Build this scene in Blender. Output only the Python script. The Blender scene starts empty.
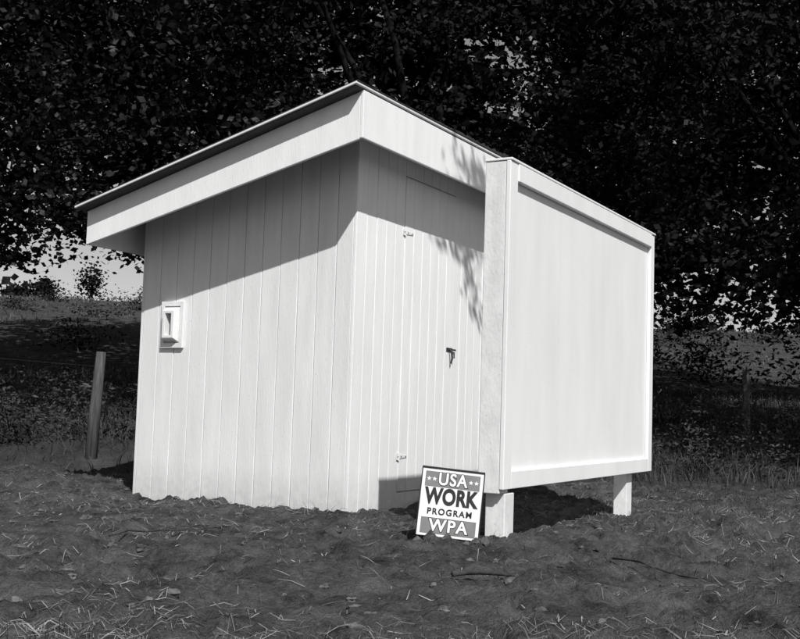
import bpy, math, random
import numpy as np
from mathutils import Vector, Matrix
random.seed(7); rng=np.random.default_rng(7)
scene=bpy.context.scene
scene.view_settings.view_transform='Standard'; scene.view_settings.look='None'; scene.view_settings.exposure=0
SUNV=(.94,1.0,-1.40)

# ---------------------------------------------------------------- camera
CX,CY,CZ=-5.2623,-3.2387,0.5795
YAW,PIT,ROL,FF=1.0615,0.0782,0.0317,1.0954
d=Vector((math.sin(YAW)*math.cos(PIT),math.cos(YAW)*math.cos(PIT),math.sin(PIT)))
r=Vector((math.cos(YAW),-math.sin(YAW),0)); u=r.cross(d)
r2=r*math.cos(ROL)+u*math.sin(ROL); u2=-r*math.sin(ROL)+u*math.cos(ROL)
cam=bpy.data.cameras.new('camera'); co=bpy.data.objects.new('camera',cam); scene.collection.objects.link(co)
M=Matrix((( r2.x,u2.x,-d.x,CX),(r2.y,u2.y,-d.y,CY),(r2.z,u2.z,-d.z,CZ),(0,0,0,1)))
co.matrix_world=M; cam.sensor_width=36; cam.sensor_fit='HORIZONTAL'; cam.lens=36*FF*1000/800; cam.clip_end=2000; cam.clip_start=.05
scene.camera=co
Fx,Fy=math.sin(YAW),math.cos(YAW); Rx,Ry=math.cos(YAW),-math.sin(YAW)
def W(uu,vv): return CX+Rx*uu+Fx*vv, CY+Ry*uu+Fy*vv

# ---------------------------------------------------------------- noise
def vn(x,y,seed=0):
    x=np.asarray(x,float);y=np.asarray(y,float)
    xi=np.floor(x).astype(np.int64);yi=np.floor(y).astype(np.int64);xf=x-xi;yf=y-yi
    xf=xf*xf*(3-2*xf);yf=yf*yf*(3-2*yf)
    def h(a,b):
        n=(a*374761393+b*668265263+seed*1442695041)&0x7fffffff
        n=((n^(n>>13))*1274126177)&0x7fffffff
        n=(n^(n>>16))
        return (n%100003)/100003.0
    return (h(xi,yi)*(1-xf)+h(xi+1,yi)*xf)*(1-yf)+(h(xi,yi+1)*(1-xf)+h(xi+1,yi+1)*xf)*yf
def sst(a,b,x):
    t=np.clip((x-a)/(b-a),0,1); return t*t*(3-2*t)
def H(uu,vv):
    uu=np.asarray(uu,float);vv=np.asarray(vv,float)
    near=1-sst(8.5,13,vv)
    n=(vn(uu/1.3,vv/1.3,1)-.5)*.06+(vn(uu/.41+9,vv/.37,2)-.5)*.04
    patch=.35+1.1*vn(uu/.6+4,vv/.6,8)
    ru=.8*uu+.6*vv; rv=-.6*uu+.8*vv
    n=n+near*patch*((vn(ru/.14,rv/.14+5,3)-.5)*.040+np.abs(vn(ru/.07,rv/.07,4)-.5)*.06+(vn(uu/.037,vv/.037,7)-.5)*.036)
    far=(vn(uu/5.,vv/5.,5)-.5)*.5*sst(10,20,vv)+(vn(uu/17.,vv/17.,6)-.5)*1.0*sst(25,45,vv)*0.5
    A=5.0-.38*np.tanh(uu/12.)
    hill=A*sst(8.5,60,vv)
    hill=hill-sst(62,160,vv)*3.0
    bank=.22*sst(8.3,9.6,vv)*(1-sst(-2,0,uu))
    return n*(1-.6*sst(30,60,vv))+far+hill+bank-.026
def Hs(uu,vv): return float(H(uu,vv))

# ---------------------------------------------------------------- helpers
def quads(name,V,mat,smooth=False):
    n=len(V)//4
    me=bpy.data.meshes.new(name)
    me.vertices.add(4*n); me.loops.add(4*n); me.polygons.add(n)
    me.vertices.foreach_set('co',np.ascontiguousarray(V,dtype=np.float32).ravel())
    me.loops.foreach_set('vertex_index',np.arange(4*n,dtype=np.int32))
    me.polygons.foreach_set('loop_start',np.arange(0,4*n,4,dtype=np.int32))
    me.update(calc_edges=True); me.materials.append(mat)
    o=bpy.data.objects.new(name,me); scene.collection.objects.link(o); return o
class MB:
    def __init__(s): s.v=[];s.f=[]
    def hexa(s,p):
        b=len(s.v); s.v+= [tuple(q) for q in p]
        s.f+=[(b,b+3,b+2,b+1),(b+4,b+5,b+6,b+7),(b,b+1,b+5,b+4),(b+1,b+2,b+6,b+5),(b+2,b+3,b+7,b+6),(b+3,b,b+4,b+7)]
    def box(s,x0,x1,y0,y1,z0,z1):
        s.hexa([(x0,y0,z0),(x1,y0,z0),(x1,y1,z0),(x0,y1,z0),(x0,y0,z1),(x1,y0,z1),(x1,y1,z1),(x0,y1,z1)])
    def tube(s,pts,rad,n=8,cap=True,wob=0):
        pts=[Vector(p) for p in pts]; b=len(s.v)
        for i,p in enumerate(pts):
            t=(pts[min(i+1,len(pts)-1)]-pts[max(i-1,0)]).normalized()
            a=t.cross(Vector((.31,.95,.12))).normalized(); c=t.cross(a)
            for k in range(n):
                an=2*math.pi*k/n; rr=rad[i]*(1+wob*random.uniform(-1,1))
                s.v.append(tuple(p+a*math.cos(an)*rr+c*math.sin(an)*rr))
        for i in range(len(pts)-1):
            for k in range(n):
                k2=(k+1)%n; s.f.append((b+i*n+k,b+i*n+k2,b+(i+1)*n+k2,b+(i+1)*n+k))
        if cap:
            s.f.append(tuple(b+k for k in range(n))[::-1]); s.f.append(tuple(b+(len(pts)-1)*n+k for k in range(n)))
    def obj(s,name,mat,parent=None,bevel=0,smooth=False):
        me=bpy.data.meshes.new(name); me.from_pydata(s.v,[],s.f); me.update(); me.materials.append(mat)
        if smooth: me.polygons.foreach_set('use_smooth',[True]*len(me.polygons))
        o=bpy.data.objects.new(name,me); scene.collection.objects.link(o)
        if parent: o.parent=parent
        if bevel:
            m=o.modifiers.new('b','BEVEL'); m.width=bevel; m.segments=2; m.limit_method='ANGLE'
        return o
def empty(name,loc=(0,0,0)):
    e=bpy.data.objects.new(name,None); e.empty_display_size=.2; scene.collection.objects.link(e); e.location=loc; return e

# ---------------------------------------------------------------- materials
def mat_noise(name,c0,c1,scale=5,rough=.85,bump=0.,bscale=60,stretch=(1,1,1),detail=3,lo=.3,hi=.7,spec=.3,c2=None,s2=40,amt2=.3,splash=False):
    m=bpy.data.materials.new(name); m.use_nodes=True; nt=m.node_tree; b=nt.nodes['Principled BSDF']
    b.inputs['Roughness'].default_value=rough; b.inputs['Specular IOR Level'].default_value=spec
    tc=nt.nodes.new('ShaderNodeTexCoord'); mp=nt.nodes.new('ShaderNodeMapping'); mp.inputs['Scale'].default_value=stretch
    nt.links.new(tc.outputs['Object'],mp.inputs['Vector'])
    n=nt.nodes.new('ShaderNodeTexNoise'); n.inputs['Scale'].default_value=scale; n.inputs['Detail'].default_value=detail
    nt.links.new(mp.outputs[0],n.inputs['Vector'])
    cr=nt.nodes.new('ShaderNodeValToRGB'); cr.color_ramp.elements[0].position=lo; cr.color_ramp.elements[1].position=hi
    cr.color_ramp.elements[0].color=(c0,c0,c0,1); cr.color_ramp.elements[1].color=(c1,c1,c1,1)
    nt.links.new(n.outputs['Fac'],cr.inputs[0]); out=cr.outputs[0]
    if c2 is not None:
        n2=nt.nodes.new('ShaderNodeTexNoise'); n2.inputs['Scale'].default_value=s2; n2.inputs['Detail'].default_value=4
        nt.links.new(tc.outputs['Object'],n2.inputs['Vector'])
        r_=nt.nodes.new('ShaderNodeValToRGB'); r_.color_ramp.elements[0].position=.62; r_.color_ramp.elements[1].position=.72
        r_.color_ramp.elements[0].color=(0,0,0,1); r_.color_ramp.elements[1].color=(amt2,amt2,amt2,1)
        nt.links.new(n2.outputs['Fac'],r_.inputs[0]); fac=r_.outputs[0]
        if splash:
            # soil splashed on the foot of the boards: real height, patchy
            sp=nt.nodes.new('ShaderNodeSeparateXYZ'); nt.links.new(tc.outputs['Object'],sp.inputs[0])
            mr=nt.nodes.new('ShaderNodeMapRange'); mr.inputs[1].default_value=.0; mr.inputs[2].default_value=.20; mr.inputs[3].default_value=.9; mr.inputs[4].default_value=0.
            nt.links.new(sp.outputs['Z'],mr.inputs[0])
            n4=nt.nodes.new('ShaderNodeTexNoise'); n4.inputs['Scale'].default_value=22; n4.inputs['Detail'].default_value=4; nt.links.new(tc.outputs['Object'],n4.inputs['Vector'])
            mu=nt.nodes.new('ShaderNodeMath'); mu.operation='MULTIPLY'; nt.links.new(mr.outputs[0],mu.inputs[0]); nt.links.new(n4.outputs['Fac'],mu.inputs[1])
            ad=nt.nodes.new('ShaderNodeMath'); ad.operation='ADD'; ad.use_clamp=True; nt.links.new(mu.outputs[0],ad.inputs[0]); nt.links.new(fac,ad.inputs[1]); fac=ad.outputs[0]
        mx=nt.nodes.new('ShaderNodeMix'); mx.data_type='RGBA'
        nt.links.new(fac,mx.inputs['Factor']); nt.links.new(out,mx.inputs[6]); mx.inputs[7].default_value=(c2,c2,c2,1); out=mx.outputs[2]
    nt.links.new(out,b.inputs['Base Color'])
    if bump:
        n3=nt.nodes.new('ShaderNodeTexNoise'); n3.inputs['Scale'].default_value=bscale; n3.inputs['Detail'].default_value=4
        nt.links.new(mp.outputs[0],n3.inputs['Vector'])
        bp=nt.nodes.new('ShaderNodeBump'); bp.inputs['Strength'].default_value=bump; bp.inputs['Distance'].default_value=.01
        nt.links.new(n3.outputs['Fac'],bp.inputs['Height']); nt.links.new(bp.outputs[0],b.inputs['Normal'])
    return m
def mat_matte(name,c0,c1,scale=2.,lo=.38,hi=.68,detail=2):
    m=bpy.data.materials.new(name); m.use_nodes=True; nt=m.node_tree; nt.nodes.remove(nt.nodes['Principled BSDF'])
    df=nt.nodes.new('ShaderNodeBsdfDiffuse'); tc=nt.nodes.new('ShaderNodeTexCoord')
    n=nt.nodes.new('ShaderNodeTexNoise'); n.inputs['Scale'].default_value=scale; n.inputs['Detail'].default_value=detail
    nt.links.new(tc.outputs['Object'],n.inputs['Vector'])
    cr=nt.nodes.new('ShaderNodeValToRGB'); cr.color_ramp.elements[0].position=lo; cr.color_ramp.elements[1].position=hi
    cr.color_ramp.elements[0].color=(c0,c0,c0,1); cr.color_ramp.elements[1].color=(c1,c1,c1,1)
    nt.links.new(n.outputs['Fac'],cr.inputs[0]); nt.links.new(cr.outputs[0],df.inputs['Color'])
    nt.links.new(df.outputs[0],nt.nodes['Material Output'].inputs['Surface']); return m
WHITE=mat_noise('white_paint',.68,.77,3,.6,.16,30,(4,4,.6),c2=.42,s2=60,amt2=.3,splash=True)
WHITEF=mat_noise('white_paint_sunlit',.76,.83,3,.6,.16,30,(4,4,.6),c2=.5,s2=70,amt2=.25,splash=True)  # same white paint made lighter; the front's stronger sunlight is in the colour
WHITE2=mat_noise('white_paint_post',.64,.77,9,.7,.16,40,(2,2,1.0),c2=.40,s2=60,amt2=.35)
WHITEP=mat_noise('white_paint_panel',.72,.80,1.6,.6,.08,30,(3,3,.8),c2=.5,s2=60,amt2=.2)
DARKWOOD=mat_noise('bare_wood',.06,.12,6,.9,.4,40,(6,1,1))
SOFFIT=mat_noise('soffit_wood',.04,.08,6,.9,.2,40,(6,1,1))
GREYWOOD=mat_noise('weathered_wood',.03,.10,9,.9,.6,30,(5,5,.5))
ROOFING=mat_noise('roll_roofing',.02,.05,40,.95,.5,200)
IRON=mat_noise('iron',.02,.06,30,.6,.2,80)
DARK=mat_noise('vent_shade',.01,.015,5,.9)
BARK=mat_matte('bark',.006,.018,9)
LEAFL=mat_matte('leaf_sunlit',.010,.075,1.5,.42,.66)  # brighter copy of the leaf colour, painting in sunlit clumps on the left tree
LEAF=mat_matte('leaf',.007,.040,1.4)
LEAF2=mat_matte('leaf_far',.006,.020,1.2)
WEED=mat_matte('weed_leaf',.02,.075,3.)
GRASSM=mat_matte('grass_blades',.02,.095,3)
GRASSF=mat_matte('pasture_grass',.04,.15,.8)
STRAW=mat_matte('straw',.10,.34,6)
CLOD=mat_matte('soil_clod',.05,.14,14)
STICK=mat_noise('stick_bark',.02,.06,20,.9,.6,60)

g=bpy.data.materials.new('ground_soil_grass'); g.use_nodes=True; nt=g.node_tree; nt.nodes.remove(nt.nodes['Principled BSDF'])
b=nt.nodes.new('ShaderNodeBsdfDiffuse'); nt.links.new(b.outputs[0],nt.nodes['Material Output'].inputs['Surface'])
tc=nt.nodes.new('ShaderNodeTexCoord')
def NZ(s,dt=4,ro=.6):
    n=nt.nodes.new('ShaderNodeTexNoise'); n.inputs['Scale'].default_value=s; n.inputs['Detail'].default_value=dt; n.inputs['Roughness'].default_value=ro
    nt.links.new(tc.outputs['Object'],n.inputs['Vector']); return n.outputs['Fac']
def CR(fac,a,bb,lo=.3,hi=.7):
    c=nt.nodes.new('ShaderNodeValToRGB'); c.color_ramp.elements[0].position=lo; c.color_ramp.elements[1].position=hi
    c.color_ramp.elements[0].color=(a,a,a,1); c.color_ramp.elements[1].color=(bb,bb,bb,1); nt.links.new(fac,c.inputs[0]); return c.outputs[0]
soil=CR(NZ(4,9,.85),.032,.19,.36,.66); gr=CR(NZ(2.5,6,.8),.03,.12)
at=nt.nodes.new('ShaderNodeAttribute'); at.attribute_name='grass'
mx=nt.nodes.new('ShaderNodeMix'); mx.data_type='RGBA'
nt.links.new(at.outputs['Fac'],mx.inputs['Factor']); nt.links.new(soil,mx.inputs[6]); nt.links.new(gr,mx.inputs[7])
nt.links.new(mx.outputs[2],b.inputs['Color'])
bp=nt.nodes.new('ShaderNodeBump'); bp.inputs['Strength'].default_value=1.; bp.inputs['Distance'].default_value=.05
nt.links.new(NZ(34,5,.8),bp.inputs['Height']); nt.links.new(bp.outputs[0],b.inputs['Normal'])

# ---------------------------------------------------------------- ground sheet
def axis(fine0,fine1,st,lo,hi):
    a=list(np.arange(fine0,fine1,st)); x=a[-1]; s=st
    while x<hi: s=min(s*1.12,25); x+=s; a.append(x)
    x=a[0]; s=st; pre=[]
    while x>lo: s=min(s*1.12,25); x-=s; pre.append(x)
    return np.array(pre[::-1]+a)
us=axis(-3.2,3.4,.018,-600,600); vs=axis(2.0,8.6,.018,-200,1200)
U,V=np.meshgrid(us,vs); Z=H(U,V)
X=CX+Rx*U+Fx*V; Y=CY+Ry*U+Fy*V
nu,nv=len(us),len(vs)
verts=np.stack([X,Y,Z],-1).reshape(-1,3)
idx=np.arange(nu*nv).reshape(nv,nu)
fc=np.stack([idx[:-1,:-1],idx[:-1,1:],idx[1:,1:],idx[1:,:-1]],-1).reshape(-1,4)
me=bpy.data.meshes.new('ground'); me.vertices.add(len(verts)); me.loops.add(fc.size); me.polygons.add(len(fc))
me.vertices.foreach_set('co',verts.astype(np.float32).ravel()); me.loops.foreach_set('vertex_index',fc.astype(np.int32).ravel())
me.polygons.foreach_set('loop_start',np.arange(0,fc.size,4,dtype=np.int32)); me.update(calc_edges=True)
me.polygons.foreach_set('use_smooth',np.ones(len(fc),dtype=bool))
ga=me.attributes.new('grass','FLOAT','POINT')
gv=sst(8.0,9.2,V+(vn(U/.6,V/.6,11)-.5)*1.5)
ga.data.foreach_set('value',gv.ravel().astype(np.float32))
me.materials.append(g); go=bpy.data.objects.new('ground',me); scene.collection.objects.link(go)

# ---------------------------------------------------------------- outhouse
L=1.5662; WD=1.82; OX=.352; OY=.233
house=empty('wooden_outhouse')
def ztop(y): return 2.282-.274*(y+OY)
mb=MB(); nb=12; bw=L/nb
for i in range(nb):
    y0=i*bw+.0018; y1=(i+1)*bw-.0018; j=random.uniform(-.0014,.0014); zb=-.06
    for (x0,x1) in ((0+j,.02),(WD-.02,WD+j)):
        a=ztop(y0)-.03; c=ztop(y1)-.03
        if y0<.02: y0=.021
        mb.hexa([(x0,y0,zb),(x1,y0,zb),(x1,y1,zb),(x0,y1,zb),(x0,y0,a),(x1,y0,a),(x1,y1,c),(x0,y1,c)])
mb.obj('side_boards',WHITE,house,.003)
mb=MB()
mb.hexa([(.0205,.0205,-.06),(WD-.0205,.0205,-.06),(WD-.0205,L-.0,-.06),(.0205,L-.0,-.06),(.0205,.0205,ztop(0)-.032),(WD-.0205,.0205,ztop(0)-.032),(WD-.0205,L,ztop(L)-.032),(.0205,L,ztop(L)-.032)])
mb.obj('wall_core',WHITE,house)
mb=MB(); n=14
for i in range(n):
    mb.box(i*WD/n+.002,(i+1)*WD/n-.002,L+.001,L+.021,-.06,ztop(L)-.036)
mb.obj('rear_boards',WHITE,house,.003)
DX0,DX1,DZ0,DZ1=.562,1.252,.06,1.985
nl=5; edges=[DX0*i/nl for i in range(nl+1)]; nr=5
edgR=[DX1+(WD-DX1)*i/nr for i in range(nr+1)]
tf=ztop(0)-.034
mb=MB()
for ed in (edges,edgR):
    for i in range(len(ed)-1):
        j=random.uniform(-.001,.001)
        mb.box(ed[i]+(.0018 if i else 0),ed[i+1]-.0018,0+j,.02,-.06,tf)
nd=6
edD=[DX0+(DX1-DX0)*i/nd for i in range(nd+1)]
for i in range(nd):
    mb.box(edD[i]+.002,edD[i+1]-.002,0,.02,DZ1+.006,tf)
    mb.box(edD[i]+.002,edD[i+1]-.002,0,.02,-.06,DZ0-.006)
mb.obj('front_boards',WHITEF,house,.003)
mb=MB()
for i in range(nd):
    a=edD[i]+(.004 if i==0 else .0018); c=edD[i+1]-(.004 if i==nd-1 else .0018)
    mb.box(a,c,-.003,.018,DZ0,DZ1)
mb.obj('door',WHITEF,house,.003)
mb=MB()
def hinge(z):
    mb.box(DX0-.022,DX0-.002,-.0065,-.0035,z-.02,z+.02)
    mb.hexa([(DX0+.002,-.0075,z-.012),(DX0+.10,-.0075,z-.005),(DX0+.10,-.0035,z-.005),(DX0+.002,-.0035,z-.012),(DX0+.002,-.0075,z+.012),(DX0+.10,-.0075,z+.005),(DX0+.10,-.0035,z+.005),(DX0+.002,-.0035,z+.012)])
    mb.tube([(DX0,-.009,z-.024),(DX0,-.009,z+.024)],[.004,.004],8)
hinge(1.64); hinge(.27)
mb.obj('door_hinges',WHITE2,house)
mb=MB()
mb.box(1.165,1.245,-.009,-.0045,.945,.968); mb.box(1.19,1.29,-.015,-.0095,.951,.962)
mb.tube([(1.20,-.012,.955),(1.20,-.027,.945),(1.205,-.030,.90),(1.21,-.020,.865)],[.005,.006,.007,.005],8)
mb.tube([(1.23,-.012,.95),(1.235,-.027,.93),(1.24,-.027,.90)],[.004,.005,.004],8)
for z in (1.64,.27):
    for xx in (-.012,.03,.085): mb.tube([(DX0+xx,-.0075,z),(DX0+xx,-.0105,z)],[.004,.0035],6)
mb.obj('door_latch',IRON,house)
RX0,RX1=-.445,2.20; RY0,RY1=-.240,1.76
def slab(mb,x0,x1,y0,y1,t0,t1):
    mb.hexa([(x0,y0,ztop(y0)+t0),(x1,y0,ztop(y0)+t0),(x1,y1,ztop(y1)+t0),(x0,y1,ztop(y1)+t0),(x0,y0,ztop(y0)+t1),(x1,y0,ztop(y0)+t1),(x1,y1,ztop(y1)+t1),(x0,y1,ztop(y1)+t1)])
mb=MB(); slab(mb,RX0,RX1,RY0,RY1,-.014,-.002); mb.obj('roof_deck_edge',WHITE,house,.002)
mb=MB(); slab(mb,RX0+.012,RX1-.012,RY0+.012,RY1-.012,-.022,-.0145); mb.obj('roof_deck',SOFFIT,house)
mb=MB(); nxx=110
random.seed(3)
vv=[];ff=[]
for i in range(nxx+1):
    x=RX0+.004+(RX1-RX0-.008)*i/nxx
    lift=.001+.020*max(0,(x-.1)/1.4)*random.uniform(.3,1.4)
    for (y,t) in ((RY0-.004,-.001),(RY0-.004,lift+.002),(.1,.006),(RY1+.01,.006),(RY1+.01,.0)):
        vv.append((x,y,ztop(y)+t))
for i in range(nxx):
    for k in range(5):
        k2=(k+1)%5; ff.append((i*5+k,i*5+k2,(i+1)*5+k2,(i+1)*5+k))
mb.v=vv; mb.f=ff+[tuple(range(5))[::-1],tuple(nxx*5+q for q in range(5))]
mb.obj('roofing_felt',ROOFING,house)
FB=1.998
mb=MB()
mb.box(-OX,2.165,-OY,-OY+.021,FB,ztop(-OY)-.0245)
def zfb(y): return FB-.2485*(y+OY)
for (x0,x1) in ((-OX,-OX+.021),(2.144,2.165)):
    y0,y1=-OY+.0215,1.742
    mb.hexa([(x0,y0,zfb(y0)),(x1,y0,zfb(y0)),(x1,y1,zfb(y1)),(x0,y1,zfb(y1)),(x0,y0,ztop(y0)-.0245),(x1,y0,ztop(y0)-.0245),(x1,y1,ztop(y1)-.0245),(x0,y1,ztop(y1)-.0245)])
mb.box(-OX+.0215,2.1435,1.721,1.742,zfb(1.742),ztop(1.742)-.026)
mb.obj('fascia_boards',WHITEF,house,.003)
mb=MB()
for x in (-.2,.35,.9,1.45,2.0):
    for (y0,y1) in ((-OY+.022,-.002),(L+.022,1.72)):
        mb.hexa([(x,y0,ztop(y0)-.12),(x+.04,y0,ztop(y0)-.12),(x+.04,y1,ztop(y1)-.12),(x,y1,ztop(y1)-.12),(x,y0,ztop(y0)-.0225),(x+.04,y0,ztop(y0)-.0225),(x+.04,y1,ztop(y1)-.0225),(x,y1,ztop(y1)-.0225)])
mb.obj('rafter_tails',DARKWOOD,house)
vy,vz=1.312,1.035
def frame(x0,x1,hw,hh,ihw,ihh,hw1=None,hh1=None):
    mbb=MB(); hw1=hw1 or hw; hh1=hh1 or hh
    def ring(x,a,b): return [(x,vy-a,vz-b),(x,vy+a,vz-b),(x,vy+a,vz+b),(x,vy-a,vz+b)]
    R=[ring(x0,hw,hh),ring(x1,hw1,hh1),ring(x1,ihw,ihh),ring(x0+.002,ihw,ihh)]
    for q in R: mbb.v+=q
    for i in range(3):
        for k in range(4):
            k2=(k+1)%4; mbb.f.append((i*4+k,i*4+k2,(i+1)*4+k2,(i+1)*4+k))
    return mbb
frame(-.0015,-.022,.088,.145,.062,.115).obj('vent_frame',WHITE,house,.002)
frame(-.003,-.060,.0615,.1145,.024,.068,.045,.085).obj('vent_hood',WHITE,house,.002)
mb=MB(); mb.box(-.0035,-.0025,vy-.03,vy+.03,vz-.075,vz+.075); mb.obj('vent_shade_plate',DARK,house)  # flat dark plate, no hole: the shade inside the slot is its colour

# ---------------------------------------------------------------- privacy screen
A,B,PD,Z0,Z1,T=-.7235,1.589,1.25,.218,1.7135,.118
scr=empty('privacy_screen')
mb=MB()
mb.box(A,A+.10,-PD+.012,-PD+T,Z0-.02,Z1-.002)
mb.obj('end_post',WHITE2,scr,.004)
mb=MB()
mb.box(A+.045,A+.15,-PD+.002,-PD+T-.02,-.15,Z0-.0205)
mb.box(A+.1005,A+.15,-PD+.035,-PD+T-.02,Z0-.02,Z0+.2)
mb.box(B-.36,B-.26,-PD+.036,-PD+T,-.15,Z1-.12)
mb.obj('legs',WHITE2,scr,.004)
mb=MB()
mb.box(A-.003,A+.085,-PD-.010,-PD+.0115,Z0,Z1-.001)
mb.box(B-.075,B,-PD-.010,-PD+.0115,Z0,Z1-.001)
mb.box(A+.0855,B-.0755,-PD-.016,-PD+.0115,Z1-.085,Z1-.002)
mb.box(A+.0855,B-.0755,-PD-.009,-PD+.0115,Z0,Z0+.08)
mb.box(A-.004,B+.003,-PD-.017,-PD+T+.004,Z1,Z1+.012)
mb.obj('frame_rails',WHITEP,scr,.003)
mb=MB(); n=7
for i in range(n):
    x0=A+.102+(B-A-.11)*i/n; x1=A+.102+(B-A-.11)*(i+1)/n
    mb.box(x0+.0003,x1-.0003,-PD+.012+random.uniform(0,.0006),-PD+.034,Z0+.004,Z1-.004)
mb.obj('panel_boards',WHITEP,scr)

# ---------------------------------------------------------------- sign
su,sv=.232,4.80
sx,sy=W(su,sv)
sign=empty('work_program_sign')
SW,SH=.268,.292
RED=mat_noise('sign_band',.15,.19,12,.6); SWH=mat_noise('sign_white',.66,.76,10,.6); BLK=mat_noise('sign_black',.012,.02,10,.5)
mb=MB(); mb.box(-SW/2,SW/2,0,SH,-.012,0); mb.obj('board',SWH,sign,.0015)
mb=MB(); mb.box(-SW/2-.004,SW/2+.004,SH+.0005,SH+.007,-.014,.006); mb.box(SW/2+.0005,SW/2+.005,0,SH,-.014,.003);mb.box(-SW/2-.0045,-SW/2-.0005,0,SH,-.014,.002); mb.obj('edge_strip',BLK,sign,.001)
mb=MB(); mb.box(-SW/2+.014,SW/2-.014,SH-.078,SH-.013,.0,.0018); mb.box(-SW/2+.014,SW/2-.014,.012,.080,.0,.0018); mb.obj('color_bands',RED,sign)
def text(s,size,x,y,mat,z,off=0.,sxx=1.,name=None,sp=1.,syy=1.):
    c=bpy.data.curves.new(name or s.lower(),'FONT'); c.body=s; c.size=size; c.align_x='CENTER'; c.align_y='CENTER'; c.offset=off; c.extrude=.0004; c.space_character=sp
    o=bpy.data.objects.new(name or ('lettering_'+s.lower()),c); scene.collection.objects.link(o); o.parent=sign; o.location=(x,y,z); o.scale=(sxx,syy,1); c.materials.append(mat)
yb=SH-.0455
text('USA',.068,0,yb,BLK,.0024,.0045,.95,'lettering_usa_outline',1.12,1.08); text('USA',.068,0,yb,SWH,.0034,.0018,.95,sp=1.12,syy=1.08)
text('WORK',.082,0,.170,BLK,.0016,.0036,.86,sp=1.05,syy=1.15)
text('PROGRAM',.037,0,.106,BLK,.0016,.0010,.98,sp=1.24)
text('WPA',.068,0,.046,BLK,.0024,.0045,1.05,'lettering_wpa_outline',1.12,1.05); text('WPA',.068,0,.046,SWH,.0034,.0018,1.05,sp=1.12,syy=1.05)
mb=MB()
for cx_ in (-.104,-.080,.080,.104):
    b_=len(mb.v)
    for k in range(10):
        rr=.011 if k%2==0 else .0045; a=math.pi/2+k*math.pi/5
        mb.v.append((cx_+rr*math.cos(a),yb+rr*math.sin(a),.0026))
    mb.f.append(tuple(range(b_,b_+10)))
mb.obj('stars',SWH,sign)
rt=Vector((math.cos(YAW),-math.sin(YAW),0)); up=Vector((0,0,1)); fw=Vector((-math.sin(YAW),-math.cos(YAW),0))
base=Matrix(((rt.x,up.x,fw.x,sx),(rt.y,up.y,fw.y,sy),(rt.z,up.z,fw.z,.014),(0,0,0,1)))
sign.matrix_world=base@Matrix.Rotation(math.radians(-8),4,'X')@Matrix.Rotation(math.radians(-5.0),4,'Z')

# ---------------------------------------------------------------- vegetation helpers
def leaf_quads(C,L_,w_):
    n=len(C); a=rng.normal(size=(n,3)); a/=np.linalg.norm(a,axis=1)[:,None]
    a[:,2]*=.7
    b=rng.normal(size=(n,3)); b=np.cross(a,b); b/=np.linalg.norm(b,axis=1)[:,None]
    s=rng.uniform(.6,1.3,n)[:,None]
    a=a*L_*.5*s; b=b*w_*.5*s
    return np.stack([C-a,C+b-a*.1,C+a,C-b-a*.1],1).reshape(-1,3)
def tree(name,u0,v0,trunk_h,centre,radii,ncl,per,sig,leaf,mat,tr=.2,zmin=None,lim=12,lift=0.):
    e=empty(name); bx,by=W(u0,v0); bz=Hs(u0,v0)-.2
    cu,cv,cz=centre
    P=rng.normal(size=(ncl*3,3)); P/=np.linalg.norm(P,axis=1)[:,None]; P*=rng.uniform(.25,1,(ncl*3,1))**(1/2.2)
    P=P*np.array(radii)+np.array([cu,cv,cz])
    if zmin is not None: P=P[P[:,2]>zmin(P[:,0],P[:,1])+lift]
    P=P[:ncl]
    CW=np.stack([CX+Rx*P[:,0]+Fx*P[:,1],CY+Ry*P[:,0]+Fy*P[:,1],P[:,2]],1)
    sc=rng.uniform(.6,1.4,(len(CW),1))
    C=(CW[:,None,:]+rng.normal(size=(len(CW),per,3))*np.array([sig,sig,sig*.55])*sc[:,None,:]).reshape(-1,3)
    if zmin is not None:
        uu=(C[:,0]-CX)*Rx+(C[:,1]-CY)*Ry; vv_=(C[:,0]-CX)*Fx+(C[:,1]-CY)*Fy
        C=C[C[:,2]>zmin(uu,vv_)+lift-.3*(vn(uu/.5,vv_/.5,31)-.3)]
    o=quads('foliage',leaf_quads(C,leaf,leaf*.58),mat); o.parent=e
    mb=MB(); top=Vector((bx+(random.uniform(-.3,.3)),by+random.uniform(-.3,.3),bz+trunk_h))
    mid=Vector((bx,by,bz)).lerp(top,.5)+Vector((random.uniform(-.15,.15),random.uniform(-.15,.15),0))
    mb.tube([(bx,by,bz),(bx,by,bz+.5),mid,top],[tr*1.5,tr*1.1,tr*.95,tr*.8],10,wob=.06)
    sel=rng.choice(len(CW),min(lim,len(CW)),replace=False)
    for q in sel:
        p=Vector(CW[q]); s=mid.lerp(top,random.uniform(.5,1)); m1=s.lerp(p,.4)+Vector((random.uniform(-.3,.3),random.uniform(-.3,.3),random.uniform(.1,.5))); m2=s.lerp(p,.75)+Vector((random.uniform(-.2,.2),random.uniform(-.2,.2),random.uniform(-.1,.3)))
        mb.tube([s,m1,m2,p],[tr*.36,tr*.20,tr*.09,tr*.03],6)
    mb.obj('trunk_and_limbs',BARK,e,smooth=True)
    return e
def low_edge(uu,vv):
    el=np.where(uu<0,.124,.076)+.010*np.sin(uu*1.9)+.030*(vn(uu/.8,vv/.8,21)-.5)
    z=.58+el*vv
    return np.maximum(z,np.where(vv<12,4.6+(12-vv)*.15,0))
tree('shade_tree',-7.6,16.0,3.4,(-5.0,14.3,5.8),(4.0,2.4,4.2),200,250,.32,.11,LEAFL,.22,low_edge)
tree('shade_tree',.5,16.2,3.0,(.4,14.5,6.2),(4.4,2.6,4.6),180,210,.33,.115,LEAF,.26,low_edge)
tree('shade_tree',6.6,16.0,3.0,(5.2,14,5.3),(4.3,2.4,4.6),230,230,.33,.11,LEAF,.24,low_edge)
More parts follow.
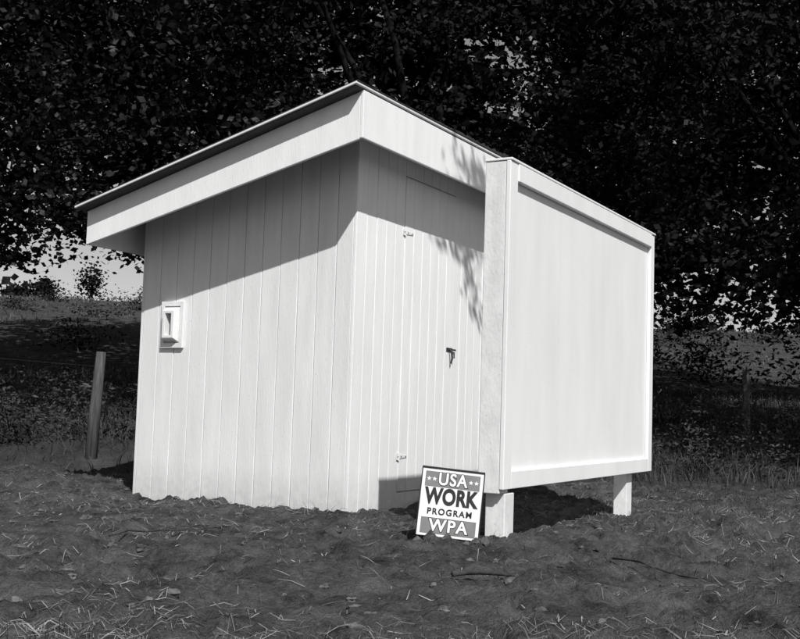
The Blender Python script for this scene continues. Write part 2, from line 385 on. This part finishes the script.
tree('shade_tree',-2.6,18.5,3.6,(-3.6,19,7.0),(6,2.2,5),180,110,.5,.25,LEAF2,.25,low_edge,12,.35)
tree('shade_tree',8.8,20,3.6,(7.0,20,6.6),(6.5,2.2,5.2),190,120,.5,.25,LEAF2,.25,low_edge,12,.35)
tree('shade_tree',-12.5,20,3.6,(-11,20,7.5),(6,2.2,5.2),120,90,.5,.25,LEAF2,.25,low_edge,12,.35)
tree('shade_tree',2.6,24,4,(0,25,8.5),(10,2.5,6.2),190,110,.6,.40,LEAF2,.25,low_edge,12,.8)
tree('shade_tree',-8.5,11.5,5,(-3,10.0,6.6),(6.5,2.8,1.7),58,75,.4,.2,LEAF,.24,low_edge)
tree('shade_tree',10.5,12,5,(5.5,10.0,6.6),(5.5,2.8,1.7),60,75,.4,.2,LEAF,.22,low_edge)

# tree with the low branch that throws leaf shadows on the front
SD=Vector((-SUNV[0],-SUNV[1],-SUNV[2]))
bt=empty('branching_tree'); bx,by=W(6.5,6.0)
mb=MB(); mb.tube([(bx,by,-.2),(bx,by,.4),(bx+.1,by,3),(bx+.05,by+.1,6.5)],[.26,.18,.15,.08],10)
tip=Vector((1.15,-.2,2.1))+SD*2.1
st=Vector((bx+.1,by,5.2))
mb.tube([st,st.lerp(tip,.4)+Vector((0,0,.5)),st.lerp(tip,.8)+Vector((0,0,.35)),tip],[.06,.03,.011,.004],8)
LC=[]
for (x,y,z,nn,s) in ((.70,-.24,2.12,9,.05),(.82,-.24,2.17,13,.06),(.94,-.24,2.08,14,.06),(1.05,-.24,2.13,12,.06),(1.16,-.24,2.06,8,.05),
   (1.28,0,1.74,8,.06),(1.36,0,1.68,11,.06),(1.46,0,1.60,14,.07),(1.54,0,1.48,14,.06),(1.60,0,1.36,12,.05),(1.56,0,1.25,8,.04),(1.66,0,1.14,7,.04),(1.18,0,1.66,5,.04),(1.44,0,1.40,5,.04)):
    c=Vector((x,y,z))+SD*(2.0+random.uniform(0,.25))
    mb.tube([tip if random.random()<.5 else st.lerp(tip,.95)+Vector((0,0,.08)),c],[.004,.002],5)
    LC.append(np.array(c)+rng.normal(size=(nn,3))*s)
mb.obj('trunk_and_limbs',BARK,bt,smooth=True)
Q=leaf_quads(np.concatenate(LC),.10,.042); o=quads('low_sprigs',Q,LEAF); o.parent=bt
P=rng.normal(size=(50,3)); P/=np.linalg.norm(P,axis=1)[:,None]; P=P*np.array([1.6,1.6,1.4])*rng.uniform(.3,1,(50,1))+np.array([bx+.6,by+.2,7.4])
C=(P[:,None,:]+rng.normal(size=(50,70,3))*.3).reshape(-1,3); o=quads('foliage',leaf_quads(C,.15,.08),LEAF); o.parent=bt

# distant tree line on the ridge
C=[]
for i in range(90):
    uu=rng.uniform(-70,70)
    if -29<uu<-12: continue
    vv_=rng.uniform(66,80); h=rng.uniform(3,7)
    if 12<uu<30: h*=.3
    wx,wy=W(uu,vv_); z0=Hs(uu,vv_)
    C.append(np.array([wx,wy,z0+h*.45])+rng.normal(size=(200,3))*np.array([1.6,1.6,h*.26]))
o=quads('distant_trees',leaf_quads(np.concatenate(C),.9,.6),LEAF2)
for (a,b_,hh) in ((-16.2,57,2.2),(-19.0,58,1.2),(-20.3,58,.8)):
    wx,wy=W(a,b_); z0=Hs(a,b_); e=empty('hillside_tree'); mb=MB(); mb.tube([(wx,wy,z0-.2),(wx+.1,wy,z0+hh*.7)],[.12,.06],7); mb.obj('trunk',BARK,e)
    o=quads('foliage',leaf_quads(np.array([wx,wy,z0+hh*.6])+rng.normal(size=(700,3))*np.array([.35,.35,hh*.2]),.2,.13),LEAF2); o.parent=e

# shrubs / weeds
def shrub(name,u0,v0,rw,h,n,leaf,mat=None):
    wx,wy=W(u0,v0); z=Hs(u0,v0)
    k=n//40; cc=np.stack([wx+rng.normal(size=k)*rw*.5,wy+rng.normal(size=k)*rw*.5,z+rng.uniform(.05,1,k)**1.5*h],1)
    C=(cc[:,None,:]+rng.normal(size=(k,40,3))*leaf*1.5).reshape(-1,3)
    C=C[C[:,2]>z-.1]
    e=empty(name); o=quads('leaves',leaf_quads(C,leaf,leaf*.35),mat or WEED); o.parent=e
    mb=MB()
    for q in range(min(k,25)):
        mb.tube([(wx+random.uniform(-.1,.1),wy+random.uniform(-.1,.1),z-.05),tuple(cc[q])],[.006,.002],5)
    mb.obj('stems',BARK,e)
for (a,b_,rw,h,n) in ((-3.3,9.3,.4,.4,1200),(-2.8,10.0,.5,.45,1200),(-4.0,10.2,.5,.6,1200),(-2.3,9.8,.2,.4,500),(-4.3,12.5,.8,.5,1300),(-5.6,15,1.2,.5,1000),
    (3.1,11.0,.6,.4,1200),(4.4,12.0,.8,.6,1600),(3.5,13.5,1.0,.7,1600),(5.2,14.5,1.2,.8,1600),(4.2,17,1.5,.8,1500)):
    shrub('weed_shrub',a,b_,rw,h,n,.055)
for k in range(9):
    a=rng.uniform(-16,-6); b_=rng.uniform(24,48); shrub('hillside_shrub',a,b_,rng.uniform(.5,1.2),rng.uniform(.3,.6),500,.14,LEAF)
for k in range(8):
    a=rng.uniform(6,16); b_=rng.uniform(24,52); shrub('hillside_shrub',a,b_,rng.uniform(.8,2),rng.uniform(.5,1.2),600,.18,LEAF)

# ---------------------------------------------------------------- grass
def blades(N_,ur,vr,hh,w,mask=None,lean=.5,vpow=1.):
    uu=rng.uniform(*ur,N_); vv_=vr[0]+(vr[1]-vr[0])*rng.uniform(0,1,N_)**vpow
    k=np.ones(N_,bool)
    if mask is not None: k=rng.uniform(0,1,N_)<mask(uu,vv_)
    wx=CX+Rx*uu+Fx*vv_; wy=CY+Ry*uu+Fy*vv_
    ins=(wx>-.02)&(wx<WD+.02)&(wy>-.02)&(wy<L+.02); k&=~ins
    uu=uu[k];vv_=vv_[k];wx=wx[k];wy=wy[k];n=len(uu); z=H(uu,vv_)
    h=hh*rng.uniform(.4,1.3,n); an=rng.uniform(0,2*math.pi,n); la=rng.uniform(0,lean,n)*h; ld=rng.uniform(0,2*math.pi,n)
    ww=w*rng.uniform(.6,1.3,n)*(.5+vv_/14)
    B0=np.stack([wx,wy,z-.01],1); dx=np.stack([np.cos(an)*ww,np.sin(an)*ww,np.zeros(n)],1)
    Mi=B0+np.stack([np.cos(ld)*la*.3,np.sin(ld)*la*.3,h*.6],1); Tp=B0+np.stack([np.cos(ld)*la,np.sin(ld)*la,h],1)
    q1=np.stack([B0-dx*.5,B0+dx*.5,Mi+dx*.35,Mi-dx*.35],1); q2=np.stack([Mi-dx*.35,Mi+dx*.35,Tp+dx*.05,Tp-dx*.05],1)
    return np.concatenate([q1,q2]).reshape(-1,3)
def farm(a,b_): return .15+.85*np.clip(vn(a/2.2,b_/3.,43)*2-.5,0,1)
o=quads('meadow_grass',blades(42000,(-8,10),(8.3,22),.17,.009,lambda a,b_:sst(8.2,9.6,b_)*(.2+.8*vn(a/.7,b_/.7,41)),1.3,1.3),GRASSM)
o=quads('pasture_grass',blades(22000,(-18,18),(20,58),.13,.012,farm,1.6),GRASSF)
def msk(a,b_):
    return np.clip(vn(a/.45,b_/.45,51)*1.9-.75,0,1)*(.12+.8*sst(3.3,2.6,b_)+.9*sst(1.0,2.2,a)*sst(4,5.5,b_)+.3*sst(6.5,8,b_))
o=quads('grass_tufts',blades(55000,(-3,4),(2.2,9),.06,.003,msk,1.8,.8),GRASSM)
def straws(N_,ur,vr,ln,w,mask):
    uu=rng.uniform(*ur,N_); vv_=rng.uniform(*vr,N_)
    k=rng.uniform(0,1,N_)<mask(uu,vv_); uu=uu[k];vv_=vv_[k]; n=len(uu)
    l=ln*rng.uniform(.15,1.4,n)**1.4; an=rng.uniform(0,math.pi,n)
    def pt(t,lift):
        a=uu+np.cos(an)*l*t; b_=vv_+np.sin(an)*l*t
        return np.stack([CX+Rx*a+Fx*b_,CY+Ry*a+Fy*b_,H(a,b_)+lift],1)
    p0=pt(-.5,rng.uniform(.0,.01,n)); p1=pt(0,rng.uniform(.003,.018,n)); p2=pt(.5,rng.uniform(.0,.014,n))
    s=np.stack([rng.normal(size=n),rng.normal(size=n),rng.normal(size=n)*.6],1)*w*.5
    return np.concatenate([np.stack([p0-s,p0+s,p1+s,p1-s],1),np.stack([p1-s,p1+s,p2+s*.5,p2-s*.5],1)]).reshape(-1,3)
def ms2(a,b_):
    return (.14+np.clip(vn(a/.4+3,b_/.4,61)*2.2-1.0,0,1))*(.35+1.2*sst(3.3,2.6,b_)+.7*sst(-.5,-1.5,a)*sst(3.4,4.4,b_)+.6*sst(1,2,a))
Q=np.concatenate([straws(52000,(-3.2,3.6),(2.2,8.6),.06,.0014,ms2),straws(12000,(-1.8,1.8),(2.2,3.2),.055,.0013,lambda a,b_:sst(3.15,2.6,b_)*(.25+.8*vn(a/.2,b_/.2,66)))])
o=quads('dry_straw',Q,STRAW)

# ---------------------------------------------------------------- clods
import bmesh
bm=bmesh.new(); bmesh.ops.create_icosphere(bm,subdivisions=2,radius=1); iv=np.array([v.co[:] for v in bm.verts]); iff=[tuple(v.index for v in f.verts) for f in bm.faces]; bm.free()
VV=[];FFc=[]
n=2400
for i in range(n):
    a=rng.uniform(-3.0,3.4); b_=2.4+6.2*rng.uniform()**.9; wx,wy=W(a,b_)
    if -.03<wx<WD+.03 and -.03<wy<L: continue
    s=.004+.014*rng.uniform()**4
    ph=rng.uniform(0,100,3)
    dd=1+.35*np.sin(iv[:,0]*3+ph[0])*np.sin(iv[:,1]*4+ph[1])+.2*np.sin(iv[:,2]*7+ph[2])+rng.normal(size=len(iv))*.1
    q=iv*dd[:,None]*s*np.array([1.2,1,.75]); th=rng.uniform(0,6.28); c_,s_=math.cos(th),math.sin(th)
    q=np.stack([q[:,0]*c_-q[:,1]*s_,q[:,0]*s_+q[:,1]*c_,q[:,2]],1)+np.array([wx,wy,Hs(a,b_)+s*.1])
    o0=len(VV)*len(iv); VV.append(q); FFc+= [tuple(o0+k for k in f) for f in iff]
for i in range(30):
    a=su+rng.uniform(-.17,.17); b_=sv-rng.uniform(.02,.09); wx,wy=W(a,b_); s=rng.uniform(.010,.024)
    dd=1+.3*np.sin(iv[:,0]*3+i)*np.sin(iv[:,1]*4+i)+rng.normal(size=len(iv))*.12
    q=iv*dd[:,None]*s+np.array([wx,wy,Hs(a,b_)+s*.3]); o0=len(VV)*len(iv); VV.append(q); FFc+= [tuple(o0+k for k in f) for f in iff]
me=bpy.data.meshes.new('soil_clods'); me.from_pydata(np.concatenate(VV).tolist(),[],FFc); me.update(); me.materials.append(CLOD)
o=bpy.data.objects.new('soil_clods',me); scene.collection.objects.link(o)

def stick(name,u0,v0,u1,v1,rad,twig=True):
    mb=MB(); pts=[]
    for t in np.linspace(0,1,8):
        a=u0+(u1-u0)*t; b_=v0+(v1-v0)*t+.01*math.sin(t*7); wx,wy=W(a,b_); pts.append((wx,wy,Hs(a,b_)*.5+.014+rad+.01*math.sin(t*5)))
    mb.tube(pts,[rad*(1-.5*t) for t in np.linspace(0,1,8)],8,wob=.15)
    if twig:
        p=Vector(pts[4]); mb.tube([p,p+Vector((.05,.03,.04))],[rad*.4,rad*.2],6)
    mb.obj(name,STICK,smooth=True)
stick('fallen_stick',.20,3.66,.52,3.82,.010)
stick('fallen_stick',-1.15,4.5,-.75,5.0,.005)
stick('fallen_stick',.85,4.3,1.15,4.0,.005)
fence=empty('wire_fence')
mb=MB()
def post(u0,v0,h,rad,lean):
    wx,wy=W(u0,v0); z=Hs(u0,v0)
    mb.tube([(wx,wy,z-.2),(wx+lean*.3,wy-lean*.2,z+h*.4),(wx+lean,wy-lean*.5,z+h)],[rad*1.1,rad,rad*.85],9,wob=.08)
    return Vector((wx+lean,wy-lean*.5,z+h))
tops=[post(-7.4,11.6,1.05,.06,.02),post(-2.46,8.9,.86,.047,.04)]
t2=[post(4.55,14.3,1.0,.05,-.02),post(7.4,14.0,1.0,.05,.03)]
mb.obj('posts',GREYWOOD,fence,smooth=True)
mb=MB()
for k in (.12,.42,.7):
    for (p,q) in ((tops[0],tops[1]),(t2[0],t2[1])):
        p_=p-Vector((0,0,k));q_=q-Vector((0,0,k)); m=p_.lerp(q_,.5)-Vector((0,0,.05)); mb.tube([p_,m,q_],[.0012]*3,5)
mb.obj('wires',IRON,fence)

# ---------------------------------------------------------------- light
world=bpy.data.worlds.new('World'); scene.world=world; world.use_nodes=True; wn=world.node_tree
sk=wn.nodes.new('ShaderNodeTexSky'); sk.sky_type='NISHITA'; sk.sun_disc=False
sk.sun_elevation=math.atan2(-SUNV[2],math.hypot(SUNV[0],SUNV[1])); sk.sun_rotation=math.radians(224)
bw=wn.nodes.new('ShaderNodeRGBToBW'); wn.links.new(sk.outputs[0],bw.inputs[0])
bg=wn.nodes['Background']; wn.links.new(bw.outputs[0],bg.inputs['Color']); bg.inputs['Strength'].default_value=.095
sl=bpy.data.lights.new('sun','SUN'); sl.energy=4.9; sl.angle=math.radians(.53); sl.color=(1,.997,.99)
so=bpy.data.objects.new('sun',sl); scene.collection.objects.link(so); so.rotation_euler=Vector(SUNV).to_track_quat('-Z','Y').to_euler(); so.location=(-9,-10,13)
